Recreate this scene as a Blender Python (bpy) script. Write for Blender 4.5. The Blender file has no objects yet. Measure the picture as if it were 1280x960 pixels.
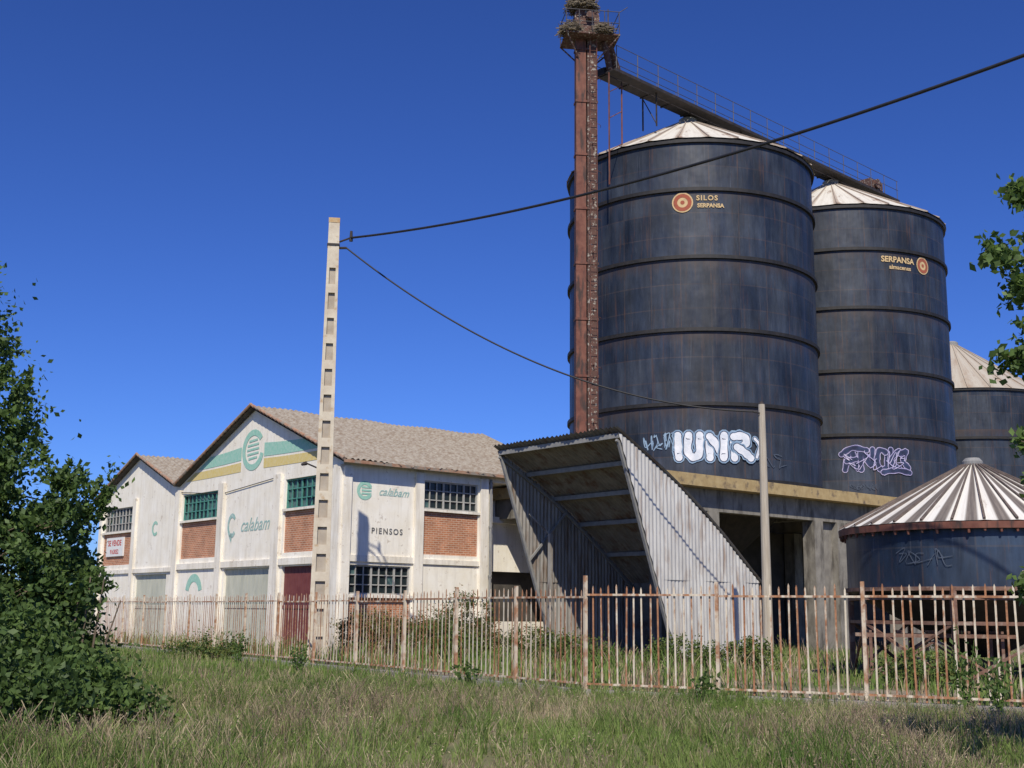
import bpy, math, random
import numpy as np
from mathutils import Vector, Matrix
random.seed(7); rng=np.random.default_rng(11)
scene=bpy.context.scene
COL=scene.collection
scene.view_settings.view_transform='Standard'; scene.view_settings.look='None'; scene.view_settings.exposure=0
TH=math.atan2(.6364,.7714)

# ---------------------------------------------------------------- materials
def new_mat(name):
    m=bpy.data.materials.new(name); m.use_nodes=True
    nt=m.node_tree; b=nt.nodes['Principled BSDF']
    return m,nt,b
def ramp(nt,fac,stops):
    r=nt.nodes.new('ShaderNodeValToRGB'); e=r.color_ramp.elements
    while len(e)<len(stops): e.new(0.5)
    for i,(p,c) in enumerate(stops):
        e[i].position=p; e[i].color=(c[0],c[1],c[2],1) if not isinstance(c,(int,float)) else (c,c,c,1)
    nt.links.new(fac,r.inputs[0]); return r.outputs[0]
def noise(nt,vec,scale,detail=8,rough=.6):
    n=nt.nodes.new('ShaderNodeTexNoise'); n.inputs['Scale'].default_value=scale
    n.inputs['Detail'].default_value=detail; n.inputs['Roughness'].default_value=rough
    nt.links.new(vec,n.inputs['Vector']); return n.outputs[0]
def mapping(nt,vec,scale=(1,1,1),loc=(0,0,0)):
    m=nt.nodes.new('ShaderNodeMapping'); m.inputs['Scale'].default_value=scale; m.inputs['Location'].default_value=loc
    nt.links.new(vec,m.inputs['Vector']); return m.outputs[0]
def mix(nt,f,a,b,mode='MIX'):
    n=nt.nodes.new('ShaderNodeMix'); n.data_type='RGBA'; n.blend_type=mode
    for i,v in ((0,f),(6,a),(7,b)):
        if isinstance(v,(int,float)): n.inputs[i].default_value=v
        elif isinstance(v,tuple): n.inputs[i].default_value=(v[0],v[1],v[2],1)
        else: nt.links.new(v,n.inputs[i])
    return n.outputs[2]
def mth(nt,op,a,b=0.0):
    n=nt.nodes.new('ShaderNodeMath'); n.operation=op
    for i,v in ((0,a),(1,b)):
        if isinstance(v,(int,float)): n.inputs[i].default_value=v
        else: nt.links.new(v,n.inputs[i])
    return n.outputs[0]
def objco(nt):
    return nt.nodes.new('ShaderNodeTexCoord').outputs['Object']
def bump(nt,b,h,strength=.3,dist=.02):
    n=nt.nodes.new('ShaderNodeBump'); n.inputs['Strength'].default_value=strength; n.inputs['Distance'].default_value=dist
    nt.links.new(h,n.inputs['Height']); nt.links.new(n.outputs[0],b.inputs['Normal'])
def nmat(name,c1,c2,ns=4,scale=(1,1,1),rough=.85,metal=0,c3=None,s3=(1,1,1),n3=1.5,t3=(.55,.68),bmp=.2,lo=.35,hi=.65):
    m,nt,b=new_mat(name); co=objco(nt)
    n=noise(nt,mapping(nt,co,scale),ns)
    col=ramp(nt,n,[(lo,c1),(hi,c2)])
    if c3:
        f=ramp(nt,noise(nt,mapping(nt,co,s3,(3.3,1.7,5.1)),n3),[(t3[0],0.0),(t3[1],1.0)])
        col=mix(nt,f,col,c3)
    nt.links.new(col,b.inputs['Base Color'])
    b.inputs['Roughness'].default_value=rough; b.inputs['Metallic'].default_value=metal
    if bmp: bump(nt,b,n,bmp)
    return m

def plaster(name,a,g,thr=(.5,.75),st_a=.6):
    m,nt,b=new_mat(name); co=objco(nt)
    col=ramp(nt,noise(nt,co,1.3),[(.3,(a[0]*.91,a[1]*.88,a[2]*.82)),(.65,a)])
    st=ramp(nt,noise(nt,mapping(nt,co,(2.6,2.6,.28)),1.6,10,.65),[(thr[0],0.0),(thr[1],st_a)])
    col=mix(nt,st,col,g)
    fl=ramp(nt,noise(nt,mapping(nt,co,(1,1,1),(5,5,5)),3.5,12,.7),[(.60,0.0),(.64,.5)])
    col=mix(nt,fl,col,(.38,.29,.21))
    sep=nt.nodes.new('ShaderNodeSeparateXYZ'); nt.links.new(co,sep.inputs[0])
    low=ramp(nt,mth(nt,'ADD',mth(nt,'MULTIPLY',sep.outputs[2],.4),mth(nt,'MULTIPLY',noise(nt,co,2),.5)),[(.3,.6),(.8,0.0)])
    col=mix(nt,low,col,(.44,.34,.27))
    nt.links.new(col,b.inputs['Base Color']); b.inputs['Roughness'].default_value=.9
    bump(nt,b,noise(nt,co,12),.25); return m
M_white=plaster('white_plaster',(.88,.845,.755),(.50,.45,.37),(.48,.80))
M_white2=plaster('trim_plaster',(.85,.81,.72),(.40,.35,.28),(.45,.73))
def brickmat(name):
    m,nt,b=new_mat(name); co=objco(nt)
    sep=nt.nodes.new('ShaderNodeSeparateXYZ'); nt.links.new(co,sep.inputs[0])
    cb=nt.nodes.new('ShaderNodeCombineXYZ'); nt.links.new(mth(nt,'ADD',sep.outputs[0],sep.outputs[1]),cb.inputs[0]); nt.links.new(sep.outputs[2],cb.inputs[1])
    br=nt.nodes.new('ShaderNodeTexBrick'); nt.links.new(cb.outputs[0],br.inputs[0])
    br.inputs['Color1'].default_value=(.50,.20,.095,1); br.inputs['Color2'].default_value=(.36,.14,.07,1); br.inputs['Mortar'].default_value=(.54,.40,.29,1)
    br.inputs['Scale'].default_value=1; br.inputs['Mortar Size'].default_value=.011; br.inputs['Brick Width'].default_value=.25; br.inputs['Row Height'].default_value=.085
    n=ramp(nt,noise(nt,co,1.5),[(.3,.75),(.7,1.2)])
    col=mix(nt,1.0,br.outputs[0],n,'MULTIPLY')
    nt.links.new(col,b.inputs['Base Color']); b.inputs['Roughness'].default_value=.9; bump(nt,b,br.outputs[1],-.4,.01); return m
M_brick=brickmat('orange_red_brick')
M_tile=nmat('lichen_tile',(.28,.24,.19),(.36,.325,.27),ns=7,rough=.95,c3=(.22,.17,.125),n3=4.5,t3=(.44,.64),bmp=.5)
M_terra=nmat('terracotta_tile',(.29,.14,.085),(.40,.26,.17),ns=6,rough=.9,c3=(.25,.22,.18),n3=3,t3=(.45,.6))
M_teal=nmat('teal_paint',(.05,.20,.17),(.09,.28,.22),ns=8,rough=.6,bmp=0)
def faded(name,a,base=(.74,.73,.68),t=(.46,.66),ns=2.2,mx=.85):
    m,nt,b=new_mat(name); co=objco(nt)
    n=noise(nt,co,ns,12,.72); f=ramp(nt,n,[(t[0],0.0),(t[1],mx)])
    col=mix(nt,f,a,base); nt.links.new(col,b.inputs['Base Color']); b.inputs['Roughness'].default_value=.9; return m
M_green=faded('faded_pale_teal_paint',(.24,.52,.41),t=(.38,.80),ns=7,mx=.5); M_greend=faded('faded_teal_lettering_paint',(.24,.44,.40),ns=7,t=(.40,.75),mx=.75)
M_yellow=faded('faded_yellow_paint',(.64,.50,.16),t=(.38,.80),ns=7,mx=.45)
M_black=faded('faded_black_lettering_paint',(.10,.10,.10),ns=7,t=(.48,.8),mx=.6)
M_glass,_nt,_b=new_mat('dirty_glass'); _b.inputs['Base Color'].default_value=(.018,.028,.03,1); _b.inputs['Roughness'].default_value=.25
def silo_mat(name,R,base,dark,rustc,rust_t=(.55,.68),pale=.42):
    m,nt,b=new_mat(name); co=objco(nt)
    sep=nt.nodes.new('ShaderNodeSeparateXYZ'); nt.links.new(co,sep.inputs[0])
    ang=mth(nt,'MULTIPLY',mth(nt,'ARCTAN2',sep.outputs[0],mth(nt,'MULTIPLY',sep.outputs[1],-1)),R)
    cb=nt.nodes.new('ShaderNodeCombineXYZ'); nt.links.new(ang,cb.inputs[0]); nt.links.new(sep.outputs[2],cb.inputs[1])
    v=cb.outputs[0]
    br=nt.nodes.new('ShaderNodeTexBrick'); nt.links.new(v,br.inputs[0]); br.offset=0.0
    br.inputs['Color1'].default_value=(1.2,1.15,1.12,1); br.inputs['Color2'].default_value=(.62,.68,.78,1); br.inputs['Mortar'].default_value=(1.6,1.15,.95,1)
    br.inputs['Scale'].default_value=1; br.inputs['Mortar Size'].default_value=.024; br.inputs['Brick Width'].default_value=1.25; br.inputs['Row Height'].default_value=1.03
    st=ramp(nt,noise(nt,mapping(nt,v,(1.4,.24,1)),1.5,14,.70),[(.33,dark),(.5,tuple((x+y)*.5 for x,y in zip(base,dark))),(.67,base)])
    big=ramp(nt,noise(nt,mapping(nt,v,(1,1,1),(7,3,0)),.35,3,.5),[(.35,.65),(.65,1.35)])
    col=mix(nt,1.0,st,br.outputs[0],'MULTIPLY'); col=mix(nt,1.0,col,big,'MULTIPLY')
    f=ramp(nt,noise(nt,mapping(nt,v,(3.4,.20,1),(4,9,0)),1.3,14,.78),[(rust_t[0],0.0),(rust_t[1],.8)])
    col=mix(nt,f,col,rustc)
    fx=mth(nt,'ABSOLUTE',mth(nt,'SUBTRACT',mth(nt,'FRACT',mth(nt,'ADD',mth(nt,'DIVIDE',ang,1.25),100.5)),.5))
    seam=ramp(nt,mth(nt,'ADD',mth(nt,'MULTIPLY',fx,4.0),mth(nt,'MULTIPLY',noise(nt,mapping(nt,v,(.8,.5,1),(2,2,0)),1.3,8,.7),.9)),[(.38,.6),(.50,0.0)])
    col=mix(nt,seam,col,(.085,.048,.036))
    f2=ramp(nt,noise(nt,mapping(nt,v,(8,.2,1),(1,2,0)),1.4,12,.78),[(.57,0.0),(.74,pale)])
    col=mix(nt,f2,col,(.20,.22,.25))
    fr=mth(nt,'FRACT',mth(nt,'DIVIDE',sep.outputs[2],3.1))
    lap=ramp(nt,mth(nt,'ADD',mth(nt,'SUBTRACT',1.0,fr),mth(nt,'MULTIPLY',noise(nt,mapping(nt,v,(3,.1,1)),2.0,8,.7),.55)),[(.28,.65),(.45,0.0)])
    col=mix(nt,lap,col,(.06,.04,.032))
    nt.links.new(col,b.inputs['Base Color']); 
    rr=ramp(nt,noise(nt,mapping(nt,v,(1.2,.3,1),(9,9,0)),1.1,6,.6),[(.35,.36),(.65,.62)]); nt.links.new(rr,b.inputs['Roughness'])
    b.inputs['Specular IOR Level'].default_value=.42
    n2=nt.nodes.new('ShaderNodeBump'); n2.inputs['Strength'].default_value=.4; n2.inputs['Distance'].default_value=.07; nt.links.new(noise(nt,mapping(nt,v,(1,1.1,1)),1.1,2,.4),n2.inputs['Height'])
    nt.links.new(n2.outputs[0],b.inputs['Normal'])
    return m
M_silo=silo_mat('weathered_blue_black_steel',5.57,(.042,.053,.073),(.011,.015,.023),(.085,.045,.03))
M_silob=silo_mat('weathered_dark_blue_steel',3.28,(.03,.05,.085),(.009,.014,.025),(.11,.05,.03),(.55,.66))
M_ring=nmat('ring_steel',(.008,.008,.009),(.022,.019,.018),rough=.65)
def roof_mat(name,n,a,bcol,rustc,t=(.5,.62),dirt=(.3,.24,.19),w=(.26,.7)):
    m,nt,b=new_mat(name); co=objco(nt)
    sep=nt.nodes.new('ShaderNodeSeparateXYZ'); nt.links.new(co,sep.inputs[0])
    ang=mth(nt,'ARCTAN2',sep.outputs[0],mth(nt,'MULTIPLY',sep.outputs[1],-1))
    sn=mth(nt,'FRACT',mth(nt,'ADD',mth(nt,'MULTIPLY',ang,n/(2*math.pi)),100.0))
    col=ramp(nt,sn,[(w[0]-.08,bcol),(w[0],a),(w[1],a),(w[1]+.08,bcol)])
    r=nt.nodes.new('ShaderNodeVectorMath'); r.operation='LENGTH'; 
    cbx=nt.nodes.new('ShaderNodeCombineXYZ'); nt.links.new(sep.outputs[0],cbx.inputs[0]); nt.links.new(sep.outputs[1],cbx.inputs[1])
    nt.links.new(cbx.outputs[0],r.inputs[0])
    cb=nt.nodes.new('ShaderNodeCombineXYZ'); nt.links.new(mth(nt,'MULTIPLY',ang,6),cb.inputs[0]); nt.links.new(mth(nt,'MULTIPLY',r.outputs['Value'],.5),cb.inputs[1])
    f=ramp(nt,noise(nt,cb.outputs[0],1.3,10,.7),[(t[0],0.0),(t[1],.85)])
    col=mix(nt,f,col,rustc)
    f3=ramp(nt,noise(nt,mapping(nt,cb.outputs[0],(3,.5,1),(3,3,0)),1.8,12,.75),[(.45,0.0),(.7,.5)])
    col=mix(nt,f3,col,dirt)
    nt.links.new(col,b.inputs['Base Color']); b.inputs['Roughness'].default_value=.6; return m
M_roof=roof_mat('cream_rusty_roof_sheet',28,(.70,.67,.58),(.42,.35,.28),(.22,.12,.07),(.55,.65),(.38,.31,.24),(.14,.84))
M_roof2=roof_mat('rib_shadow_roof_sheet',30,(.74,.72,.66),(.13,.11,.095),(.26,.16,.11),(.60,.72),(.42,.36,.30),(.34,.86))  # dark stripes are rib shadow painted into the sheet colour
M_roof3=roof_mat('pale_buff_roof_sheet',28,(.46,.42,.35),(.42,.37,.30),(.30,.20,.13),(.5,.7))
M_rust=nmat('red_rust_steel',(.125,.042,.028),(.20,.08,.052),ns=3,rough=.8,c3=(.05,.03,.025),s3=(2,2,.4),n3=2.5,t3=(.5,.62))
M_rustp=nmat('speckled_rust_steel',(.12,.055,.04),(.075,.042,.034),ns=5,rough=.85,c3=(.34,.31,.26),n3=9,t3=(.56,.63))
M_dark=nmat('dark_steel',(.016,.014,.014),(.04,.03,.027),ns=4,rough=.7)
M_rail=nmat('grey_rail_steel',(.05,.05,.055),(.10,.085,.08),ns=4,rough=.6)
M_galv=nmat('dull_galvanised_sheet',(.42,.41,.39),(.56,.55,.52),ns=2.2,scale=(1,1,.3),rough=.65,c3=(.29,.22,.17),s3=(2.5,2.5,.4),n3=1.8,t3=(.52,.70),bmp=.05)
M_galvs=nmat('grimy_shaded_grey_sheet',(.23,.215,.195),(.33,.315,.29),ns=2.2,scale=(1,1,.3),rough=.75,c3=(.16,.115,.085),s3=(2.5,2.5,.4),n3=1.8,t3=(.50,.66),bmp=.05)  # rust-streaked copy of the galvanised sheet, darkened to stand for shade
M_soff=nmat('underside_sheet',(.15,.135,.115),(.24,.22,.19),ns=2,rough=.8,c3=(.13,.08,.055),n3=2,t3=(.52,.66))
M_galvd=nmat('grey_steel_section',(.20,.20,.195),(.29,.285,.27),ns=4,rough=.7)
M_conc=nmat('weathered_concrete',(.18,.165,.14),(.27,.25,.21),ns=2,rough=.95,c3=(.10,.09,.075),s3=(2,2,.5),n3=1.4,t3=(.5,.65),bmp=.4)
M_foot=nmat('fence_kerb_concrete',(.24,.23,.21),(.34,.32,.28),ns=2,rough=.95)
M_ochre=nmat('ochre_lichen_concrete',(.34,.24,.11),(.45,.34,.17),ns=3,rough=.95,c3=(.16,.12,.08),n3=2.5,bmp=.4)
M_concd=nmat('interior_shade_concrete',(.04,.036,.032),(.08,.07,.06),ns=1.5,rough=.95)  # near-black colour stands in for gloom inside openings and under the slab
M_pole=nmat('pole_concrete',(.50,.43,.33),(.62,.56,.44),ns=3,rough=.95,c3=(.42,.29,.16),n3=3.5,t3=(.58,.72),bmp=.4)
M_poled=nmat('pole_recess_shade',(.33,.28,.22),(.42,.37,.30),ns=3,rough=.95)  # pole concrete darkened so the recessed web carries painted shadow
M_wood=nmat('grey_timber',(.36,.31,.24),(.46,.41,.33),ns=3,scale=(6,6,.5),rough=.9)
M_lich=nmat('orange_lichen',(.42,.24,.10),(.50,.38,.22),ns=9,rough=.95)
def fencemat(name):
    m,nt,b=new_mat(name); co=objco(nt)
    col=ramp(nt,noise(nt,co,6),[(.35,(.56,.48,.36)),(.65,(.67,.60,.48))])
    barv=noise(nt,mapping(nt,co,(1,1,.04)),7,1,.5)
    f=mth(nt,'ADD',mth(nt,'MULTIPLY',barv,.9),mth(nt,'MULTIPLY',noise(nt,mapping(nt,co,(2,2,.8),(3,1,2)),4,8,.7),.8))
    fac=ramp(nt,f,[(.76,0.0),(.90,.95)])
    rc=ramp(nt,noise(nt,co,11),[(.35,(.21,.08,.035)),(.65,(.42,.19,.085))])
    col=mix(nt,fac,col,rc); nt.links.new(col,b.inputs['Base Color']); b.inputs['Roughness'].default_value=.85; return m
M_fence=fencemat('cream_paint_over_rust')
M_fencer=nmat('rusty_post_paint',(.28,.12,.06),(.44,.25,.14),ns=7,rough=.85,c3=(.60,.51,.39),n3=3,t3=(.42,.55))
M_rustf=nmat('rusty_frame_steel',(.12,.06,.04),(.21,.12,.085),ns=7,rough=.85,c3=(.32,.25,.2),n3=3)
M_door1=nmat('maroon_door_paint',(.14,.03,.03),(.18,.05,.045),ns=3,rough=.7)
M_door2=nmat('pale_yellow_green_door_paint',(.43,.44,.36),(.55,.55,.45),ns=3,scale=(1,1,.3),rough=.7)
M_cable=nmat('black_cable',(.012,.012,.014),(.02,.02,.022),rough=.6,bmp=0)
M_bark=nmat('bark',(.10,.075,.05),(.17,.13,.095),ns=8,scale=(1,1,.3),rough=.95,bmp=.6)
M_gw=nmat('white_spray_paint',(.56,.60,.66),(.76,.77,.80),ns=3,bmp=0)
M_gb=nmat('navy_spray_paint',(.012,.018,.05),(.03,.05,.12),ns=3,bmp=0)
M_gs=nmat('blue_grey_spray_paint',(.16,.25,.37),(.27,.38,.50),ns=3,bmp=0)
M_gl=nmat('lavender_spray_paint',(.34,.32,.55),(.55,.52,.70),ns=3,bmp=0)
M_gv=nmat('violet_spray_paint',(.05,.05,.12),(.09,.08,.19),ns=3,bmp=0)
M_gf=nmat('faint_blue_spray_paint',(.04,.055,.085),(.08,.10,.14),ns=5,bmp=0)
M_or=faded('dull_red_emblem_paint',(.34,.09,.05),(.10,.06,.05),(.5,.7),5)
M_cream=faded('cream_lettering_paint',(.58,.42,.22),(.14,.11,.09),(.5,.75),4,.6)
M_signw=nmat('white_sign_board',(.7,.7,.68),(.76,.76,.74),bmp=0)
M_signr=nmat('red_sign_paint',(.5,.05,.05),(.55,.08,.07),bmp=0)
M_stick=nmat('nest_twigs',(.14,.11,.075),(.25,.21,.15),ns=9,rough=.95)

def leafmat(name,a,bb,tr=.3,sc=1.1):
    m,nt,b=new_mat(name); co=objco(nt)
    col=ramp(nt,noise(nt,co,sc,4),[(.35,a),(.65,bb)])
    n2=ramp(nt,noise(nt,co,9,2),[(.3,.65),(.7,1.3)])
    col=mix(nt,1.0,col,n2,'MULTIPLY')
    out=nt.nodes['Material Output']
    if tr>0:
        nt.links.new(col,b.inputs['Base Color']); b.inputs['Roughness'].default_value=.6
        t=nt.nodes.new('ShaderNodeBsdfTranslucent'); nt.links.new(col,t.inputs[0])
        ms=nt.nodes.new('ShaderNodeMixShader'); ms.inputs[0].default_value=tr
        nt.links.new(b.outputs[0],ms.inputs[1]); nt.links.new(t.outputs[0],ms.inputs[2]); nt.links.new(ms.outputs[0],out.inputs[0])
    else:
        nt.nodes.remove(b); d=nt.nodes.new('ShaderNodeBsdfDiffuse'); nt.links.new(col,d.inputs[0]); nt.links.new(d.outputs[0],out.inputs[0])
    return m
M_leaf=leafmat('tree_leaves',(.065,.12,.03),(.115,.185,.046),.42)
M_leaf2=leafmat('light_tree_leaves',(.10,.17,.038),(.15,.235,.06),.45)
M_g1=leafmat('green_grass',(.13,.185,.05),(.19,.25,.078),0,.5)
M_g2=leafmat('deep_green_grass',(.075,.135,.033),(.13,.185,.053),0,.5)
M_g3=leafmat('dry_grass',(.31,.25,.155),(.46,.38,.25),0,.8)
M_g4=leafmat('purple_brown_grass',(.18,.13,.10),(.28,.20,.16),0,.8)
M_shr=leafmat('olive_shrub_leaves',(.08,.10,.03),(.15,.17,.05),0)
M_shrb=leafmat('brown_vine_leaves',(.13,.10,.05),(.22,.17,.09),0)

# ---------------------------------------------------------------- mesh builder
class MB:
    def __init__(s): s.v=[];s.f=[];s.m=[]
    def poly(s,pts,mi=0):
        n=len(s.v); s.v+=[tuple(p) for p in pts]; s.f.append(tuple(range(n,n+len(pts)))); s.m.append(mi)
    def box(s,x0,x1,y0,y1,z0,z1,mi=0):
        n=len(s.v)
        s.v+=[(x0,y0,z0),(x1,y0,z0),(x1,y1,z0),(x0,y1,z0),(x0,y0,z1),(x1,y0,z1),(x1,y1,z1),(x0,y1,z1)]
        for q in ((0,3,2,1),(4,5,6,7),(0,1,5,4),(1,2,6,5),(2,3,7,6),(3,0,4,7)):
            s.f.append(tuple(n+i for i in q)); s.m.append(mi)
    def tube(s,p0,p1,r0,r1=None,n=8,mi=0,cap=True):
        r1=r0 if r1 is None else r1
        p0=Vector(p0);p1=Vector(p1);d=(p1-p0)
        if d.length<1e-6: return
        d.normalize(); a=d.orthogonal().normalized(); 
        if n==4:
            ref=Vector((0,0,1)) if abs(d.z)<.9 else Vector((0,1,0))
            a=(d.cross(ref)).normalized(); bb=d.cross(a); a=(a+bb).normalized()
        b=d.cross(a); k=len(s.v)
        for p,r in ((p0,r0),(p1,r1)):
            for i in range(n):
                t=2*math.pi*i/n; s.v.append(tuple(p+a*math.cos(t)*r+b*math.sin(t)*r))
        for i in range(n):
            j=(i+1)%n; s.f.append((k+i,k+j,k+n+j,k+n+i)); s.m.append(mi)
        if cap:
            s.f.append(tuple(k+i for i in range(n))[::-1]); s.m.append(mi)
            s.f.append(tuple(k+n+i for i in range(n))); s.m.append(mi)
    def revolve(s,prof,n=96,mi=0,closed=False,c=(0,0)):
        k=len(s.v); m=len(prof)
        for i in range(n):
            t=2*math.pi*i/n
            for r,z in prof: s.v.append((c[0]+r*math.cos(t),c[1]+r*math.sin(t),z))
        for i in range(n):
            j=(i+1)%n
            for q in range(m if closed else m-1):
                w=(q+1)%m
                s.f.append((k+i*m+q,k+j*m+q,k+j*m+w,k+i*m+w)); s.m.append(mi)
    def obj(s,name,mats,parent=None,smooth=False,label=None):
        me=bpy.data.meshes.new(name); me.from_pydata(s.v,[],s.f)
        mats=mats if isinstance(mats,(list,tuple)) else [mats]
        for m in mats: me.materials.append(m)
        me.polygons.foreach_set('material_index',s.m)
        if smooth: me.polygons.foreach_set('use_smooth',[True]*len(s.f))
        me.update(); return link(name,me,parent,label)
def link(name,me,parent=None,label=None):
    o=bpy.data.objects.new(name,me); COL.objects.link(o)
    if parent: o.parent=parent
    if label: o['label']=label
    return o
def thing(name,label,cat,loc=(0,0,0),rot=0,group=None):
    e=bpy.data.objects.new(name,None); COL.objects.link(e); e.location=loc; e.rotation_euler=(0,0,rot)
    e.empty_display_size=.3
    tag(e,label,cat,group); return e
def tag(o,label,cat,group=None):
    o['label']=label; o['category']=cat
    if group: o['group']=group

def text_me(body,size,fn,mat,name,parent,offset=0.0,shear=0.0,space=1.0):
    cu=bpy.data.curves.new('txt','FONT'); cu.body=body; cu.size=size; cu.align_x='CENTER'; cu.align_y='CENTER'
    cu.shear=shear; cu.space_character=space; cu.offset=offset; cu.fill_mode='FRONT'; cu.resolution_u=4
    t=bpy.data.objects.new('txt',cu); COL.objects.link(t)
    dg=bpy.context.evaluated_depsgraph_get(); dg.update()
    me=bpy.data.meshes.new_from_object(t.evaluated_get(dg)); bpy.data.objects.remove(t)
    for v in me.vertices: v.co=Vector(fn(v.co.x,v.co.y,v.co.z))
    me.materials.clear(); me.materials.append(mat)
    for p in me.polygons: p.material_index=0
    me.name=name
    return link(name,me,parent)
def flat_ring(fn,r0,r1,mat,name,parent,a0=0,a1=360,n=32,sx=1.0,sy=1.0):
    mb=MB()
    for i in range(n):
        t0=math.radians(a0+(a1-a0)*i/n); t1=math.radians(a0+(a1-a0)*(i+1)/n)
        mb.poly([fn(r*math.cos(t)*sx,r*math.sin(t)*sy,0) for r,t in ((r0,t0),(r1,t0),(r1,t1),(r0,t1))])
    return mb.obj(name,mat,parent)
def spline(P,sub=6):
    out=[]; n=len(P)
    for i in range(n-1):
        p0=P[max(i-1,0)];p1=P[i];p2=P[i+1];p3=P[min(i+2,n-1)]
        for k in range(sub):
            t=k/sub
            out.append(tuple(.5*((2*p1[a])+(-p0[a]+p2[a])*t+(2*p0[a]-5*p1[a]+4*p2[a]-p3[a])*t*t+(-p0[a]+3*p1[a]-3*p2[a]+p3[a])*t**3) for a in (0,1)))
    out.append(P[-1]); return out
def paint(mb,path,w,fn2,off,sub=6,mi=0,wj=0.15,blunt=False):
    P=spline(path,sub)
    k=len(mb.v); n=len(P)
    if blunt:
        for e,f_ in ((0,1),(n-1,n-2)):
            dx,dy=P[e][0]-P[f_][0],P[e][1]-P[f_][1]; L=math.hypot(dx,dy) or 1
            P[e]=(P[e][0]+dx/L*w*.36,P[e][1]+dy/L*w*.36)
    for i in range(n):
        a=P[max(i-1,0)];b=P[min(i+1,n-1)]; dx,dy=b[0]-a[0],b[1]-a[1]; L=math.hypot(dx,dy) or 1
        ww=w*.5*(1+wj*math.sin(i*1.3+path[0][0]*5)); nx,ny=-dy/L*ww,dx/L*ww
        mb.v.append(fn2(P[i][0]+nx,P[i][1]+ny,off)); mb.v.append(fn2(P[i][0]-nx,P[i][1]-ny,off))
    for i in range(n-1):
        q=k+2*i; mb.f.append((q,q+1,q+3,q+2)); mb.m.append(mi)
    if not blunt:
        for e in (0,n-1):
            c=P[e]; mb.poly([fn2(c[0]+w*.5*math.cos(t*math.pi/5),c[1]+w*.5*math.sin(t*math.pi/5),off+.0006) for t in range(10)],mi)

# ---------------------------------------------------------------- camera, light, world
cam=bpy.data.cameras.new('camera'); cam.sensor_width=36; cam.lens=42.2; cam.clip_end=3000; cam.clip_start=.1
co=bpy.data.objects.new('camera',cam); COL.objects.link(co)
co.matrix_world=Matrix.Translation((0,0,1.6))@Matrix.Rotation(math.radians(90+10.76),4,'X')@Matrix.Rotation(math.radians(.6),4,'Z')
scene.camera=co
EL=math.radians(45); sx,sy=-.02,-1.0; L=math.hypot(sx,sy); sx/=L; sy/=L
sd=Vector((sx*math.cos(EL),sy*math.cos(EL),math.sin(EL)))
sl=bpy.data.lights.new('sun','SUN'); sl.energy=4.7; sl.angle=math.radians(.5); sl.color=(1,.925,.79)
so=bpy.data.objects.new('sun',sl); COL.objects.link(so); so.rotation_euler=sd.to_track_quat('Z','Y').to_euler(); so.location=(0,-20,60)
w=bpy.data.worlds.new('World'); scene.world=w; w.use_nodes=True; nt=w.node_tree
bg=nt.nodes['Background']; sky=nt.nodes.new('ShaderNodeTexSky'); sky.sky_type='NISHITA'; sky.sun_disc=False
sky.sun_elevation=EL; sky.sun_rotation=math.atan2(sx,sy); sky.air_density=1.0; sky.dust_density=.4; sky.ozone_density=3.5; sky.altitude=700
skc=mix(nt,1.0,sky.outputs[0],(.084,.084,.136),'MULTIPLY')
gm=nt.nodes.new('ShaderNodeGamma'); gm.inputs[1].default_value=1.18; nt.links.new(skc,gm.inputs[0])
vs=nt.nodes.new('ShaderNodeVectorMath'); vs.operation='MULTIPLY'; vs.inputs[1].default_value=(5.6,8.3,8.9); nt.links.new(gm.outputs[0],vs.inputs[0])
nt.links.new(vs.outputs[0],bg.inputs['Color']); bg.inputs['Strength'].default_value=.10

# ---------------------------------------------------------------- ground
def sheet(name,x0,x1,y0,y1,z,mat):
    mb=MB(); mb.poly([(x0,y0,z),(x1,y0,z),(x1,y1,z),(x0,y1,z)]); o=mb.obj(name,mat); o['kind']='structure'; return o
M_soil=nmat('grassy_soil',(.13,.14,.055),(.21,.18,.10),ns=1.2,rough=1,c3=(.10,.13,.045),n3=.4,bmp=.6)
M_yard=nmat('dusty_yard',(.22,.18,.12),(.30,.25,.18),ns=.8,rough=1,c3=(.10,.12,.05),n3=.35,t3=(.45,.6),bmp=.5)
sheet('ground',-900,900,-300,1500,0,M_soil)
mb=MB(); mb.poly([(13,19.8,.004),(30,20.2,.004),(45,95,.004),(-30,95,.004),(-30,70,.004),(-16.5,51.6,.004),(-2.4,31.1,.004),(1.7,24.8,.004)]); o=mb.obj('yard_ground',M_yard); o['kind']='structure'

# ---------------------------------------------------------------- walls with openings
def wall(mb,L,H,ops,fn,dep=.22,mi=0,a0=0.0):
    xs=sorted({a0,L}|{q for o in ops for q in o[:2]}); zs=sorted({0,H}|{q for o in ops for q in o[2:4]})
    for i in range(len(xs)-1):
        for j in range(len(zs)-1):
            cx=(xs[i]+xs[i+1])/2; cz=(zs[j]+zs[j+1])/2
            if any(o[0]<cx<o[1] and o[2]<cz<o[3] for o in ops): continue
            mb.poly([fn(xs[i],zs[j],0),fn(xs[i+1],zs[j],0),fn(xs[i+1],zs[j+1],0),fn(xs[i],zs[j+1],0)],mi)
    for o_ in ops:
        x0,x1,z0,z1=o_[:4]; dp=o_[4] if len(o_)>4 else dep
        for (a,b,c,d) in [(x0,z0,x1,z0),(x1,z0,x1,z1),(x1,z1,x0,z1),(x0,z1,x0,z0)]:
            mb.poly([fn(a,b,0),fn(c,d,0),fn(c,d,dp),fn(a,b,dp)],mi)
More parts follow.
